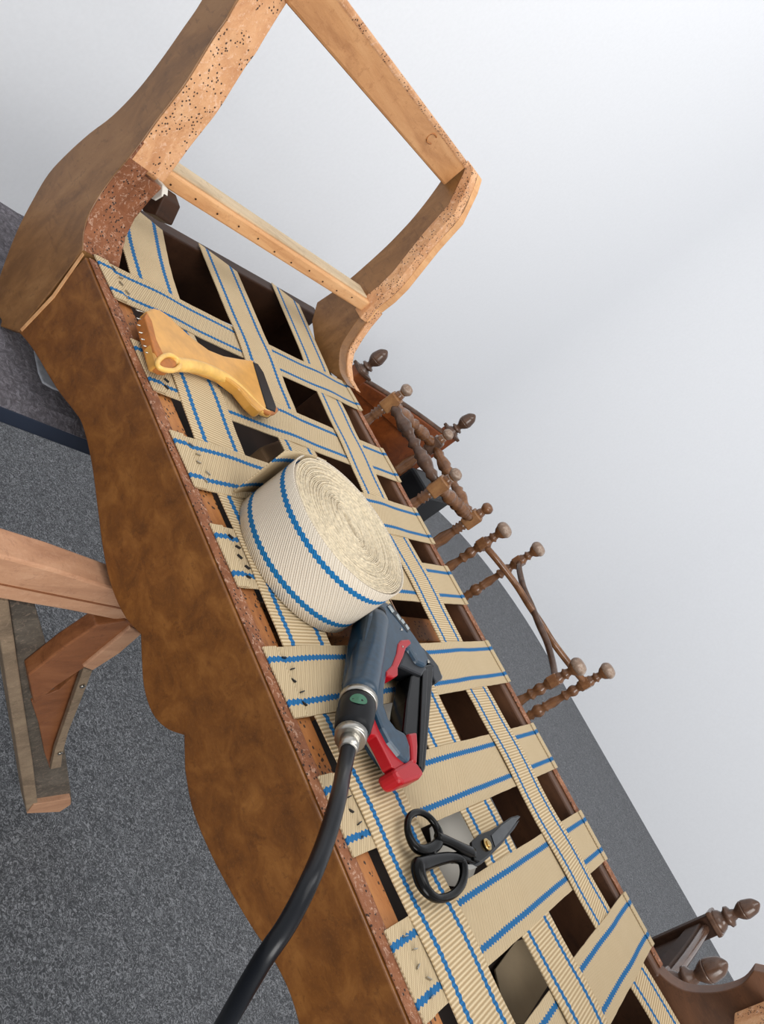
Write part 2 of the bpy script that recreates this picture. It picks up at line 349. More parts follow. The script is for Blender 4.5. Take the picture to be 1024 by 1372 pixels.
prism('post_backing', [p + Vector((.002, .0225, 0)) for p in b3[:8]] + [p + Vector((-.035, .0225, 0)) for p in b3[:8]][::-1], (0, .020, 0), 'armrail', sofa, bevel=.003)
prism('scroll_edge', [p + Vector((.003, .0265, 0)) for p in b3[6:]] + [p + Vector((-.03, .0265, -.01)) for p in b3[6:]][::-1], (0, .018, 0), 'band_light', sofa, bevel=.002)
# arm cross rails
def quadrail(name, A, B, hgt, wid, mat, bevel=.002, tilt=0):
    A, B = Vector(A), Vector(B); t = (B - A).normalized(); s_ = Vector((t.y, -t.x, 0)).normalized(); z = Vector((0, 0, 1))
    if tilt: Rm = Matrix.Rotation(tilt, 3, t); s_ = Rm @ s_; z = Rm @ z
    vs = []
    for p in (A, B):
        for a, b in ((0, 0), (0, -1), (-1, -1), (-1, 0)): vs.append(p + s_ * (a * wid) + z * (b * hgt))
    return mesh(name, vs, [[0, 1, 2, 3], [4, 5, 6, 7], [0, 1, 5, 4], [1, 2, 6, 5], [2, 3, 7, 6], [3, 0, 4, 7]], mat, sofa, bevel=bevel)
lrA, lrB = ony(205, 215, .665), ony(497, 407, 1.222)
quadrail('arm_lower_rail', lrA, lrB, .022, .040, 'armrail', .003)
quadrail('rail_top_batten', lrA + Vector((-.006, 0, .003)), lrB + Vector((-.008, -.01, .0035)), .004, .030, 'pinegrey', .0015)
trA, trB = ony(432, -40, .665), ony(628, 222, 1.215)
quadrail('arm_top_rail', trA, trB, .052, .026, 'armrail_old', .004)
quadrail('tacked_edge', trA + Vector((.001, 0, .002)), trB + Vector((.001, 0, .002)), .010, .026, 'band_light', .003)
kc = trA.lerp(trB, .735) + Vector((.0015, 0, -.020))
tube('knot', [kc + Vector((0, .010 * math.cos(a), .008 * math.sin(a))) for a in [k * math.pi / 9 for k in range(3, 17)]], .0014, 'rail_in', sofa, 6)
nails = []
random.seed(3)
vs, fs = [], []
for k in range(11):
    p = lrA.lerp(lrB, .08 + .082 * k) + Vector((.0008, -.0002, -.012 + random.uniform(-.003, .003)))
    b = len(vs)
    for a in range(6): vs.append(p + Vector((0.0005, .0015 * math.cos(a * 1.047), .0015 * math.sin(a * 1.047))))
    vs.append(p + Vector((-.004, 0, 0)))
    fs.append([b + a for a in range(6)])
    for a in range(6): fs.append([b + a, b + (a + 1) % 6, b + 6])
tag(mesh('tack_holes', vs, fs, 'dark', sofa), kind='stuff')

# rear rail, side rails, and an added panel that darkens the webbing gaps
prism('rear_rail', [Vector((-.80, 1.205, .80)), Vector((-.80, 1.205, .8995)), Vector((-.80, 1.236, .8995)), Vector((-.80, 1.236, .80))], (1.04, 0, 0), 'railbrown', sofa, bevel=.003)
prism('tacked_edge', [Vector((-.79, 1.221, .8998)), Vector((-.79, 1.2372, .8998)), Vector((.235, 1.2372, .8998)), Vector((.235, 1.221, .8998))], (0, 0, .002), 'band', sofa, bevel=.001)
prism('side_rail', [Vector((-.925, .79, .80)), Vector((-.992, 1.30, .80)), Vector((-1.02, 1.30, .80)), Vector((-.953, .79, .80))], (0, 0, .0995), 'dark', sofa, bevel=.003)
prism('side_rail_link', [Vector((-1.0, 1.262, .80)), Vector((-.80, 1.238, .80)), Vector((-.80, 1.21, .80)), Vector((-1.0, 1.232, .80))], (0, 0, .085), 'dark', sofa, bevel=.003)
prism('side_rail_foot', [Vector((-.925, .79, .80)), Vector((-.953, .79, .80)), Vector((-.83, .637, .80)), Vector((-.80, .637, .80))], (0, 0, .02), 'dark', sofa, bevel=.003)
prism('side_rail', [Vector((.36, .669, .80)), Vector((.39, .669, .80)), Vector((.39, 1.25, .80)), Vector((.36, 1.25, .80))], (0, 0, .0995), 'dark', sofa, bevel=.003)
prism('gap_shade_panel', [Vector((-.74, .67, .80)), Vector((.36, .67, .80)), Vector((.36, 1.205, .80)), Vector((-.80, 1.205, .80)), Vector((-.98, 1.23, .80)), Vector((-.925, .82, .80)), Vector((-.80, .72, .80))], (0, 0, -.008), 'bottom', sofa, bevel=0)  # panel added so that the gaps read as deep shade
prism('cross_rail', [Vector((-.318, .669, .81)), Vector((-.278, .669, .81)), Vector((-.278, 1.205, .81)), Vector((-.318, 1.205, .81))], (0, 0, .055), 'rail_in', sofa, bevel=.003)
# right end: rear post with concave scroll and the front post
rp = [(868, 1276), (872, 1290), (886, 1306), (900, 1318), (918, 1327), (940, 1330), (968, 1328), (995, 1318), (1010, 1300), (1060, 1240), (1130, 1180), (1200, 1250), (1100, 1372), (1060, 1440), (1000, 1460), (900, 1400), (862, 1330)]
rp = sm(rp[:9], 4)
RT = spline([Vector((x, YR - .01, z)) for x, z in ((.300, 1.05), (.318, 1.11), (.338, 1.17), (.362, 1.23), (.395, 1.285))], 4) + spline([Vector((x, YR - .01, z)) for x, z in ((.452, 1.275), (.445, 1.20), (.425, 1.12), (.405, 1.05), (.398, .99), (.402, .93), (.395, .87), (.37, .80))], 4) + [Vector((.25, YR - .01, .80)), Vector((.215, YR - .01, .86))]
prism('rear_post', [ony(*p, YR - .01) for p in rp] + RT, (0, .03, 0), 'railbrown', sofa, bevel=.003)
prism('scroll_edge', [ony(*p, YR + .0205) + Vector((0, 0, 0)) for p in rp[:29]] + [ony(*p, YR + .0205) + Vector((.012, 0, -.012)) for p in rp[:29]][::-1], (0, .016, 0), 'turned', sofa, bevel=.002)
quadrail('arm_lower_rail', Vector((.41, .66, 1.008)), Vector((.340, 1.209, 1.008)), .045, .034, 'band_light', .003)
quadrail('arm_top_rail', Vector((.47, .66, 1.285)), Vector((.43, 1.209, 1.285)), .052, .026, 'armrail_old', .004)
pr_ = [*[Vector((x, YF, z)) for x, z in ((.36, .80), (.37, .90), (.385, .94), (.392, 1.0), (.405, 1.1), (.43, 1.2), (.455, 1.29), (.53, 1.29), (.53, 1.2), (.51, 1.08), (.50, .98), (.49, .88), (.44, .80))]]
prism('front_post', pr_, (0, .05, 0), 'post', sofa, bevel=.002)

# ---------------------------------------------------------------- webbing
def ribbon(name, cs, width, mat, parent, thick=.0013, folds=()):
    """cs: list of centre points (x,y,z) along the band"""
    n = len(cs); vs, uv, fs = [], [], []; s_len = 0; W = 4
    def add(cs):
        nonlocal s_len
        b0 = len(vs); n = len(cs)
        for i, p in enumerate(cs):
            a, b = cs[max(i - 1, 0)], cs[min(i + 1, n - 1)]; t = b - a; side = Vector((t.y, -t.x, 0)).normalized()
            if i: s_len += (p - cs[i - 1]).length
            wj = width * (1 + random.uniform(-.006, .006))
            for lay in (0, 1):
                for k in range(W + 1):
                    f = k / W; vs.append(p + side * ((f - .5) * wj) + Vector((0, 0, (-thick if lay else 0)))); uv.append((f, s_len))
        q = 2 * (W + 1)
        for i in range(n - 1):
            A = b0 + i * q; B = A + q
            for k in range(W):
                fs.append([A + k, A + k + 1, B + k + 1, B + k]); fs.append([A + W + 1 + k, B + W + 1 + k, B + W + 2 + k, A + W + 2 + k])
            fs.append([A, B, B + W + 1, A + W + 1]); fs.append([A + W, A + 2 * W + 1, B + 2 * W + 1, B + W])
        for A in (b0, b0 + (n - 1) * q):
            for k in range(W): fs.append([A + k, A + k + 1, A + W + 2 + k, A + W + 1 + k])
    add(cs)
    for f in folds: s_len = 0; add(f)
    return mesh(name, vs, fs, mat, parent, uvs=uv)
cross = [(-.721, -.760), (-.586, -.604), (-.457, -.477), (-.339, -.361), (-.201, -.223), (-.074, -.082), (.058, .055), (.190, .173)]
longs = [[(-.935, .778), (-.79, .738), (-.60, .724), (-.45, .714), (-.2, .712), (.1, .724), (.385, .735)],
         [(-.952, .962), (-.80, .942), (-.62, .916), (-.45, .910), (-.2, .910), (.1, .914), (.385, .925)],
         [(-.985, 1.172), (-.82, 1.142), (-.66, 1.112), (-.5, 1.096), (-.2, 1.094), (.05, 1.098), (.2, 1.122), (.385, 1.15)]]
over = ['01010111', '10101001', '01010110']     # 1: the long band passes over that cross band
def ylong(j, x):
    L = longs[j]
    for (a, b), (c, e) in zip(L, L[1:]):
        if x <= c: f = (x - a) / (c - a); return b + (e - b) * f
    return L[-1][1]
def xcross(i, y): f = (y - .63) / .6; return cross[i][0] + (cross[i][1] - cross[i][0]) * f
AMP = .0021; Z0 = ZS + .0042
def wz(dist, sign):      # smooth bump around one crossing
    t = abs(dist) / .062
    return 0 if t >= 1 else sign * AMP * (.5 + .5 * math.cos(math.pi * t))
random.seed(11)
for i, (xa, xb) in enumerate(cross):
    y0, y1 = .631, 1.234; N = 44; cs = []
    for k in range(N + 1):
        y = y0 + (y1 - y0) * k / N; x = xcross(i, y); z = Z0 - .001
        for j in range(3): z += wz(y - ylong(j, x), -1 if over[j][i] == '1' else 1)
        sag = .0012 * math.sin(math.pi * (y - y0) / (y1 - y0)) ; cs.append(Vector((x, y, z - sag)))
    def fold(ya, yb, n=5): return [Vector((xcross(i, ya + (yb - ya) * k / n), ya + (yb - ya) * k / n, Z0 + .0009 + .0003 * k / n)) for k in range(n + 1)]
    wdt = .072 if i else .066
    st = ribbon('webbing_strip', cs, wdt, 'web', sofa, folds=[fold(.6295 + random.uniform(-.001, .001), .648 + random.uniform(0, .004)), fold(1.223, 1.2345)])
    sv, sf = [], []
    for k in range(5):
        cx = xcross(i, .655) + (-.024 + .012 * k); cy = .655 + (.007 if k % 2 else 0) + random.uniform(-.002, .002); an = random.uniform(.6, 1.9); L = .0032; b = len(sv)
        dx, dy = math.cos(an) * L, math.sin(an) * L; nx, ny = -math.sin(an) * .0005, math.cos(an) * .0004
        for z in (Z0 - .002, Z0 + .0012):
            for sx, sy in ((-1, -1), (1, -1), (1, 1), (-1, 1)): sv.append((cx + sx * dx + sy * nx, cy + sx * dy + sy * ny, z))
        sf += [[b + 3, b + 2, b + 1, b], [b + 4, b + 5, b + 6, b + 7]] + [[b + q, b + (q + 1) % 4, b + 4 + (q + 1) % 4, b + 4 + q] for q in range(4)]
    tag(mesh('staples', sv, sf, 'steel' if i in (2, 6, 0) else 'darksteel', st), kind='stuff')
for j, L in enumerate(longs):
    pts = spline([(x, y, 0) for x, y in L], 14); cs = []
    for p in pts:
        z = Z0 - .001
        for i in range(8): z += wz(p.x - xcross(i, p.y), 1 if over[j][i] == '1' else -1)
        cs.append(Vector((p.x, p.y, z)))
    st = ribbon('webbing_strip', cs, (.088, .090, .080)[j], 'webrib', sofa)

# ---------------------------------------------------------------- things under the webbing
cl = prism('paper_sheet', [onz(*p, .815) for p in ((500, 925), (545, 920), (556, 985), (520, 990))] , (0, 0, .001), 'whitecloth', bevel=0)
tag(cl, 'white paper lying under the webbing behind the handle of the staple gun', 'paper')
cl = prism('paper_sheet', [onz(*p, .812) for p in ((575, 1110), (618, 1075), (650, 1125), (628, 1190), (585, 1185))], (0, 0, .001), 'whitecloth', bevel=0)
tag(cl, 'white paper lying under the webbing beneath the scissors', 'paper')
cl = prism('floor_stand_in', [onz(*p, .81) for p in ((662, 1300), (690, 1262), (712, 1255), (740, 1310), (700, 1372), (678, 1372))], (0, 0, .002), 'taupe', bevel=0)  # added sheet in place of the floor below the gap
tag(cl, 'grey-brown cardboard in place of the floor under the webbing, seen through the lowest gap', 'sheet')
a = [onz(350, 598, .87), onz(376, 588, .87), onz(384, 612, .87), onz(362, 618, .87)]
o = prism('leather_scrap', a, (0, 0, -.06), 'leather', bevel=.004)
tag(o, 'small tan leather scrap standing in the gap behind the webbing roll', 'leather scrap')

# ---------------------------------------------------------------- roll of webbing
RC = Vector((-.347, .764)); RR = .0885; ZB, ZT = .9065, .981
roll = root('webbing_roll', (RC.x, RC.y, ZB), 'large roll of cream webbing with two blue stripes lying on the woven seat', 'webbing roll')
def spiral():
    vs, uv, fs = [], [], []; turns = 40; r0 = .013; seg = 56; N = turns * seg; s_len = 0; last = None; th = (RR - r0) / turns
    random.seed(5); jit = [random.uniform(-.0013, .0013) for _ in range(turns + 2)]
    path = []
    for i in range(N + 1):
        tt = i / seg; a = 2 * math.pi * tt; rr = r0 + th * tt
        a = a + math.pi                              # the outer end leaves the roll on its far-left side
        sq = 1 + .012 * math.sin(3 * a + tt * .3) * (tt / turns) * (1 - tt / turns) * 4
        el = (1 - tt / turns) ** 3
        path.append((RC.x + rr * math.cos(a) * sq * (1 + .35 * el), RC.y + rr * math.sin(a) * sq * (1 - .55 * el), rr, tt))
    for i, (x, y, rr, tt) in enumerate(path):
        if last: s_len += math.hypot(x - last[0], y - last[1])
        last = (x, y)
        n = Vector((x - RC.x, y - RC.y, 0)).normalized(); k = int(tt); f = tt - k
        dz = jit[k] * (1 - f) + jit[k + 1] * f + random.uniform(-.0005, .0005)
        if rr > RR * .985: dz = .0008
        if rr < .0145: dz -= (.0145 - rr) * 1.5
        p = Vector((x, y, 0)); h = th * .84
        for q, z, u in ((p, ZB, 0), (p, ZT - .0004 + dz, .985), (p - n * h * .5, ZT + .0004 + dz, 1), (p - n * h, ZT - .0004 + dz, 1), (p - n * h, ZB, 1)):
            vs.append((q.x, q.y, z)); uv.append((u, s_len))
    for i in range(N):
        for k in range(4): fs.append([i * 5 + k, i * 5 + k + 1, i * 5 + 5 + k + 1, i * 5 + 5 + k])
    o = mesh('wound_webbing', vs, fs, 'webroll', roll, uvs=uv)
    o.data.materials.append(M['rolltop'])
    for i, p in enumerate(o.data.polygons):
        if i % 4 in (1, 2) or (i // 4) < N - seg * 1.6: p.material_index = 1
    for p in o.data.polygons: p.use_smooth = True
    return o
def fix_uv(o): return o
spiral()
# outermost turn and the loose tail, as one band
def wallband(name, path, mat, parent, z0, z1, th=.0014, flip=False):
    n = len(path); vs, uv, fs = [], [], []; s_len = 0
    for i, p in enumerate(path):
        a, b = path[max(i - 1, 0)], path[min(i + 1, n - 1)]; t = (b - a); nn = Vector((t.y, -t.x, 0)).normalized() * th
        if i: s_len += (p - path[i - 1]).length
        zz0 = z0(i / (n - 1)) if callable(z0) else z0
        for f in (0, .25, .5, .75, 1):
            vs.append(Vector((p.x, p.y, zz0 + (z1 - zz0) * f))); uv.append((f, s_len))
        for f in (0, .25, .5, .75, 1):
            vs.append(Vector((p.x, p.y, zz0 + (z1 - zz0) * f)) + nn); uv.append((f, s_len))
    for i in range(n - 1):
        A, B = i * 10, i * 10 + 10
        for k in range(4):
            fs.append([A + k, A + k + 1, B + k + 1, B + k]); fs.append([A + 5 + k, B + 5 + k, B + 6 + k, A + 6 + k])
        fs.append([A, B, B + 5, A + 5]); fs.append([A + 4, A + 9, B + 9, B + 4])
    for A in (0, (n - 1) * 10):
        for k in range(4): fs.append([A + k, A + k + 1, A + 6 + k, A + 5 + k])
    return mesh(name, vs, fs, mat, parent, uvs=uv, smooth=True)
circ = [Vector((RC.x + (RR + .0012) * math.cos(a), RC.y + (RR + .0012) * math.sin(a), 0)) for a in [math.pi + 2 * math.pi * k / 72 for k in range(4, 73)]]
tail = [Vector((RC.x - RR - .0022, RC.y - .012 * k, 0)) + Vector((.00035 * k * k, 0, 0)) for k in range(1, 7)]
wallband('outer_turn', circ, 'webroll', roll, ZB - .001, ZT + .0012)
o = wallband('loose_end', [Vector((RC.x - RR - .0018, RC.y + .02, 0)), Vector((RC.x - RR - .0025, RC.y + .004, 0))] + tail, 'web', roll, ZB - .001, ZT + .001)

# ---------------------------------------------------------------- pneumatic stapler
ZM = .930
gun = root('staple_gun', (-.19, .8, .906), 'blue pneumatic staple gun with red trigger and black magazine lying beside the webbing roll', 'staple gun')
def zp(pts, z=ZM): return [onz(*p, z) for p in pts]
def slab(name, pts, z0, z1, mat, parent, bevel=.002, zr=None):
    P = [onz(*p, zr or z1) for p in pts]; P = [Vector((p.x, p.y, z0)) for p in P]
    return prism(name, P, (0, 0, z1 - z0), mat, parent, bevel=bevel)
body = slab('body', [(512, 803), (522, 808), (545, 836), (553, 846), (571, 872), (577, 886), (571, 893), (560, 888), (549, 870), (541, 866), (534, 880), (526, 902), (519, 908), (516, 925), (516, 945), (522, 962), (532, 975), (545, 982), (551, 1000), (552, 1018), (548, 1022), (536, 1012), (522, 994), (512, 975), (502, 950), (490, 925), (484, 900), (490, 850), (495, 822)], .910, .938, 'blue', gun, .004)
h0, h1 = onz(507, 826, .932), onz(482, 938, .930); h0.z = h1.z = .9285
lathe('barrel', h0, h1, [(0, .0125), (.04, .0150), (.1, .0165), (.5, .0175), (.9, .0180), (1, .0185)], 'blue', gun, 28)
e0_ = h0 + (h0 - h1).normalized() * .012
cyl('cylinder_cap', h0, e0_, .0125, 'blackmat', gun, .0105)
ax = (h1 - h0).normalized()
cyl('collar', h1 - ax * .001, h1 + ax * .006, .0192, 'steel', gun)
lathe('grip_end', h1 + ax * .005, h1 + ax * .052, [(0, .0170), (.1, .0182), (.45, .0186), (.8, .0170), (1, .0150)], 'blackmat', gun, 26)
c0 = h1 + ax * .051
cyl('coupling', c0, c0 + ax * .008, .0155, 'steel', gun, .0145)
cyl('coupling_neck', c0 + ax * .007, c0 + ax * .022, .0095, 'steel', gun, .0088)
# green oval sticker on the grip
gz = h1 + ax * .022; sd = ax.cross(Vector((0, 0, 1))).normalized()
toc = (CP - gz); toc -= ax * toc.dot(ax); toc.normalize(); tg = ax.cross(toc).normalized()
vs = [gz + toc * .0188]; ring = []
for k in range(20):
    a = 2 * math.pi * k / 20; u_, v_ = .0075 * math.cos(a), .0085 * math.sin(a); al = v_ / .0187
    ring.append(gz + ax * u_ + toc * (.0189 * math.cos(al)) + tg * (.0189 * math.sin(al)))
mesh('sticker', vs + ring, [[0, 1 + k, 1 + (k + 1) % 20] for k in range(20)], 'green', gun)
slab('front_housing', [(545, 866), (556, 880), (566, 886), (573, 896), (566, 906), (548, 898), (535, 892)], .911, .934, 'darksteel', gun, .003)
slab('trigger', [(538, 857), (549, 856), (552, 862), (545, 868), (541, 880), (534, 895), (534, 905), (528, 908), (519, 905), (518, 899), (526, 891), (532, 875), (534, 862)], .924, .9395, 'red', gun, .002)
slab('lever', [(501, 955), (505, 968), (515, 985), (528, 1008), (542, 1020), (545, 1022), (530, 1031), (525, 1026), (512, 1000), (504, 985), (497, 984), (498, 972)], .922, .934, 'red', gun, .002)
slab('lever_plate', [(497, 984), (504, 985), (519, 1012), (528, 1031), (525, 1032), (512, 1008)], .918, .928, 'steel', gun, .0005)
slab('magazine', [(551, 905), (558, 893), (577, 889), (582, 893), (580, 920), (571, 1030), (568, 1036), (561, 1030), (541, 980), (545, 940)], .908, .931, 'black', gun, .0025)
slab('magazine_rail', [(567, 898), (574, 896), (570, 980), (566, 1030), (561, 1026), (564, 960)], .931, .9335, 'black', gun, .001)
slab('end_cap', [(528, 1030), (552, 1016), (560, 1022), (570, 1036), (565, 1042), (542, 1050), (535, 1044)], .914, .936, 'red', gun, .006)
slab('end_cap_fin', [(548, 982), (560, 980), (561, 1000), (560, 1024), (552, 1020), (551, 1000)], .914, .9365, 'red', gun, .003)
slab('nose_plate', [(566, 866), (574, 874), (588, 892), (594, 908), (586, 915), (580, 905), (580, 892), (572, 884)], .912, .930, 'darksteel', gun, .002)
slab('nose_tip', [(580, 893), (594, 905), (593, 910), (583, 915), (580, 908)], .910, .924, 'steel', gun, .001)
# embossed badge on the head: worn white letter marks, and a rivet
slab('badge', [(519, 812), (523, 808), (550, 842), (547, 847)], .938, .9388, 'darksteel', gun, .0003)
for pts in [((520, 812), (523, 811), (529, 819), (526, 821)), ((531, 824), (533, 822), (538, 829), (536, 831)), ((537, 831), (540, 829), (543, 834), (541, 836)), ((543, 838), (545, 836), (549, 842), (547, 844))]:
    slab('badge_mark', pts, .9388, .9392, 'white', gun, 0)
cyl('rivet', onz(537, 844, .937), onz(537, 844, .937) + Vector((0, 0, .0022)), .0019, 'steel', gun, seg=12)
cyl('rivet', onz(573, 887, .937), onz(573, 887, .937) + Vector((0, 0, .0022)), .0022, 'steel', gun, seg=12)
cyl('pivot_pin', onz(539, 867, .939), onz(539, 867, .939) + Vector((0, 0, .0015)), .0012, 'steel', gun, seg=10)
tube('spring_wire', spline([onz(548, 868, .935), onz(556, 876, .937), onz(562, 884, .936)], 5), .0011, 'steel', gun, 8)
# air hose
hs = c0 + ax * .020
hp = [hs, hs + ax * .03] + [onz(453, 1070, .940), onz(437, 1125, .943), onz(415, 1180, .943), onz(385, 1238, .928), onz(350, 1290, .905), onz(302, 1372, .85), onz(262, 1440, .76), onz(240, 1500, .6), Vector((.03, .50, .3)), Vector((.12, .44, .012)), Vector((.4, .2, .009)), Vector((.9, -.1, .009))]
hose = tube('air_hose', spline(hp, 8), .0070, 'hose', None, 18)
tag(hose, 'thick black rubber air hose running from the staple gun over the front rail', 'hose')

# ---------------------------------------------------------------- scissors
sc = root('scissors', (-.02, .85, .905), 'black-handled tailor shears with brass pivot lying on the webbing', 'scissors')
zs = .916
def loop(name, pts, rads, flat=.8):
    P = spline(zp(pts, zs), 5, True); n = len(P); m = len(rads)
    R = [rads[int(i / n * m) % m] * (1 - (i / n * m) % 1) + rads[(int(i / n * m) + 1) % m] * ((i / n * m) % 1) for i in range(n)]
    return tube(name, P, R, 'black', sc, 12, True, flat)
loop('finger_loop', [(549, 1094), (560, 1088), (573, 1093), (584, 1106), (589, 1121), (584, 1133), (570, 1139), (558, 1136), (550, 1124), (546, 1108)], [0.0035, 0.0035, 0.0038, 0.0042, 0.0053, 0.0057, 0.0053, 0.0053, 0.0045, 0.0038])
loop('finger_loop', [(560, 1162), (566, 1158), (585, 1152), (604, 1149), (618, 1153), (622, 1168), (618, 1186), (606, 1199), (588, 1204), (574, 1196), (565, 1182)], [0.0077, 0.0073, 0.0061, 0.0053, 0.0053, 0.0050, 0.0045, 0.0040, 0.0042, 0.0059, 0.0073])
tube('shank', spline([onz(586, 1122, zs + .002), onz(600, 1127, zs + .002), onz(618, 1136, zs + .002), onz(634, 1143, zs + .001)], 4), [.0055, .0056, .0056, .0055, .0055, .0055, .0056, .0058, .006, .006, .0062, .0062, .0062], 'black', sc, 12, flat=.7)
tube('shank', spline([onz(604, 1150, zs - .002), onz(618, 1148, zs - .002), onz(632, 1152, zs - .003), onz(645, 1145, zs - .003)], 4), [.0052] * 13, 'black', sc, 12, flat=.65)
tube('stop', spline([onz(577, 1136, zs), onz(582, 1146, zs), onz(586, 1154, zs)], 3), .0036, 'black', sc, 10)
slab('blade', [(632, 1128), (642, 1118), (658, 1112), (668, 1106), (684, 1095), (694, 1092), (698, 1094), (690, 1104), (676, 1122), (664, 1136), (653, 1148), (643, 1155), (636, 1152), (633, 1142)], .9155, .9185, 'black', sc, .0008)
slab('blade_bevel', [(659, 1119), (672, 1106), (686, 1096), (697, 1094), (688, 1107), (675, 1124), (664, 1134)], .9185, .9193, 'blade', sc, .0003)
slab('blade', [(634, 1146), (650, 1138), (663, 1134), (676, 1122), (692, 1102), (697, 1098), (690, 1110), (672, 1132), (655, 1149), (645, 1158), (636, 1162), (626, 1164), (630, 1156)], .9120, .9150, 'darksteel', sc, .0006)
slab('blade_bevel', [(626, 1158), (633, 1158), (640, 1162), (630, 1166), (625, 1163)], .9151, .9158, 'steel', sc, .0003)
pv = onz(652, 1132, .919)
cyl('pivot_screw', pv, pv + Vector((0, 0, .0022)), .0062, 'brass', sc)
cyl('pivot_nut', pv + Vector((0, 0, .0022)), pv + Vector((0, 0, .0040)), .0036, 'brass', sc, seg=16)

# ---------------------------------------------------------------- webbing stretcher
ws = root('webbing_stretcher', (-.62, .76, .905), 'honey-coloured wooden webbing stretcher with steel pins lying near the arm', 'webbing stretcher')
zt = .924
slab('paddle', [(197, 416), (206, 412), (214, 414), (226, 422), (237, 433), (258, 452), (280, 468), (300, 476), (322, 480), (340, 482), (348, 500), (357, 530), (361, 546), (350, 551), (338, 540), (322, 520), (300, 503), (278, 494), (256, 488), (236, 487), (220, 490), (211, 487), (204, 462), (198, 435)], .9088, zt, 'yellow', ws, .003)
edge = spline([onz(*p, zt - .0058) for p in ((229, 487), (243, 489), (262, 491), (283, 498), (303, 508), (320, 521), (336, 537), (348, 549), (358, 554))], 4)
tube('rolled_edge', edge, [.0088 - .0030 * i / (len(edge) - 1) for i in range(len(edge))], 'yellow2', ws, 12)
rim = [(211, 486), (218, 478), (228, 476), (238, 482), (241, 490), (234, 496), (222, 496), (213, 492)]
P = spline(zp(rim, zt + .001), 4, True); tube('rim', P, .0030, 'yellow2', ws, 8, True)
slab('hollow', [(214, 487), (220, 480), (228, 479), (236, 484), (237, 490), (230, 494), (221, 493)], .912, zt + .0008, 'orangehollow', ws, .001)
slab('pin_strip', [(197, 418), (204, 430), (210, 455), (222, 480), (214, 484), (207, 470), (200, 445), (194, 425)], .9095, zt + .0006, 'orangehollow', ws, .001)
for (x0, y0, x1, y1) in ((201, 422, 190, 416), (202, 432, 191, 427), (204, 441, 192, 436), (206, 450, 194, 446), (209, 459, 197, 455), (212, 468, 200, 464), (215, 477, 203, 473)):
    tube('pin', [onz(x0 - 1, y0, .917), onz(x1 - 8, y1 - 1, .915)], [.0010, .0007], 'steel', ws, 8)
slab('rubber_pad', [(339, 484), (346, 487), (354, 499), (371, 545), (370, 552), (362, 549), (358, 548), (348, 515)], .9088, zt + .001, 'blackmat', ws, .002)
tube('end_knob', spline(zp([(349, 548), (356, 553), (364, 553), (369, 549)], zt - .004), 4), .0040, 'orangehollow', ws, 10)

# ---------------------------------------------------------------- trestle under the front rail
XT = -.385
tr = root('trestle', (XT, .8, 0), 'rough pine trestle with slanting leg and brace under the front rail', 'trestle')
def xp(pts, x): return [onx(*p, x) for p in pts]
def yz(name, pts, x, th, mat, bevel=.002): return prism(name, xp(pts, x), (-th, 0, 0), mat, tr, bevel=bevel)
yz('beam', [(-120, 716), (0, 745), (75, 765), (150, 789), (172, 796), (230, 812), (235, 845), (165, 833), (90, 818), (0, 803), (-120, 784)], XT, .034, 'trestle_beam', .003)
yz('beam_groove', [(-100, 757), (0, 782), (165, 815), (165, 817), (0, 784), (-100, 759)], XT + .0006, .001, 'trestle_brace', 0)
bt = xp([(-120, 716), (150, 789)], XT - .034)
yz('leg', [(12, 806), (48, 814), (64, 870), (80, 960), (88, 1010), (97, 1076), (48, 1088), (30, 950), (20, 860)], XT - .016, .030, 'trestle_leg_shade', .002)  # dark face of the leg, its shade put into the colour
yz('leg_lit_face', [(-12, 802), (12, 806), (30, 930), (44, 1020), (52, 1087), (36, 1090), (22, 1000), (0, 860)], XT - .008, .040, 'trestle_leg', .002)  # light face of the same leg as a separate piece, coloured as lit
yz('leg_end', [(36, 1090), (45, 1078), (95, 1070), (95, 1078), (80, 1088)], XT - .006, .035, 'trestle_beam', .001)
yz('gusset', [(42, 940), (78, 925), (113, 893), (100, 935), (80, 985), (67, 1030), (60, 1010), (52, 970)], XT - .012, .012, 'trestle_brace', .001)
yz('brace', [(38, 905), (85, 868), (130, 838), (168, 832), (192, 840), (150, 872), (113, 895), (75, 920), (46, 945)], XT + .004, .020, 'trestle_brace', .002)
yz('brace_edge', [(111, 894), (140, 870), (175, 841), (190, 850), (160, 876), (124, 899)], XT + .008, .006, 'trestle_beam', .002)
yz('metal_strip', [(112, 896), (124, 899), (110, 935), (92, 980), (84, 1010), (82, 1028), (68, 1031), (74, 1004), (86, 970), (100, 930)], XT + .001, .008, 'trestle_leg', .001)
for px, py in ((110, 918), (80, 1008)):
    p = onx(px, py, XT + .001); cyl('screw', p, p + Vector((.003, 0, 0)), .0035, 'steel', tr, seg=12)
quad = [Vector((XT - .034, .30, .0)), Vector((XT - .034, .34, .0))]
box('beam_extension', (XT - .02, 1.05, .745), (.030, .78, .06), 'trestle_beam', tr)
box('front_leg', (XT - .02, .28, .36), (.034, .05, .72), 'trestle_leg', tr)
box('beam_end', (XT - .018, .33, .775), (.032, .16, .05), 'trestle_beam', tr)

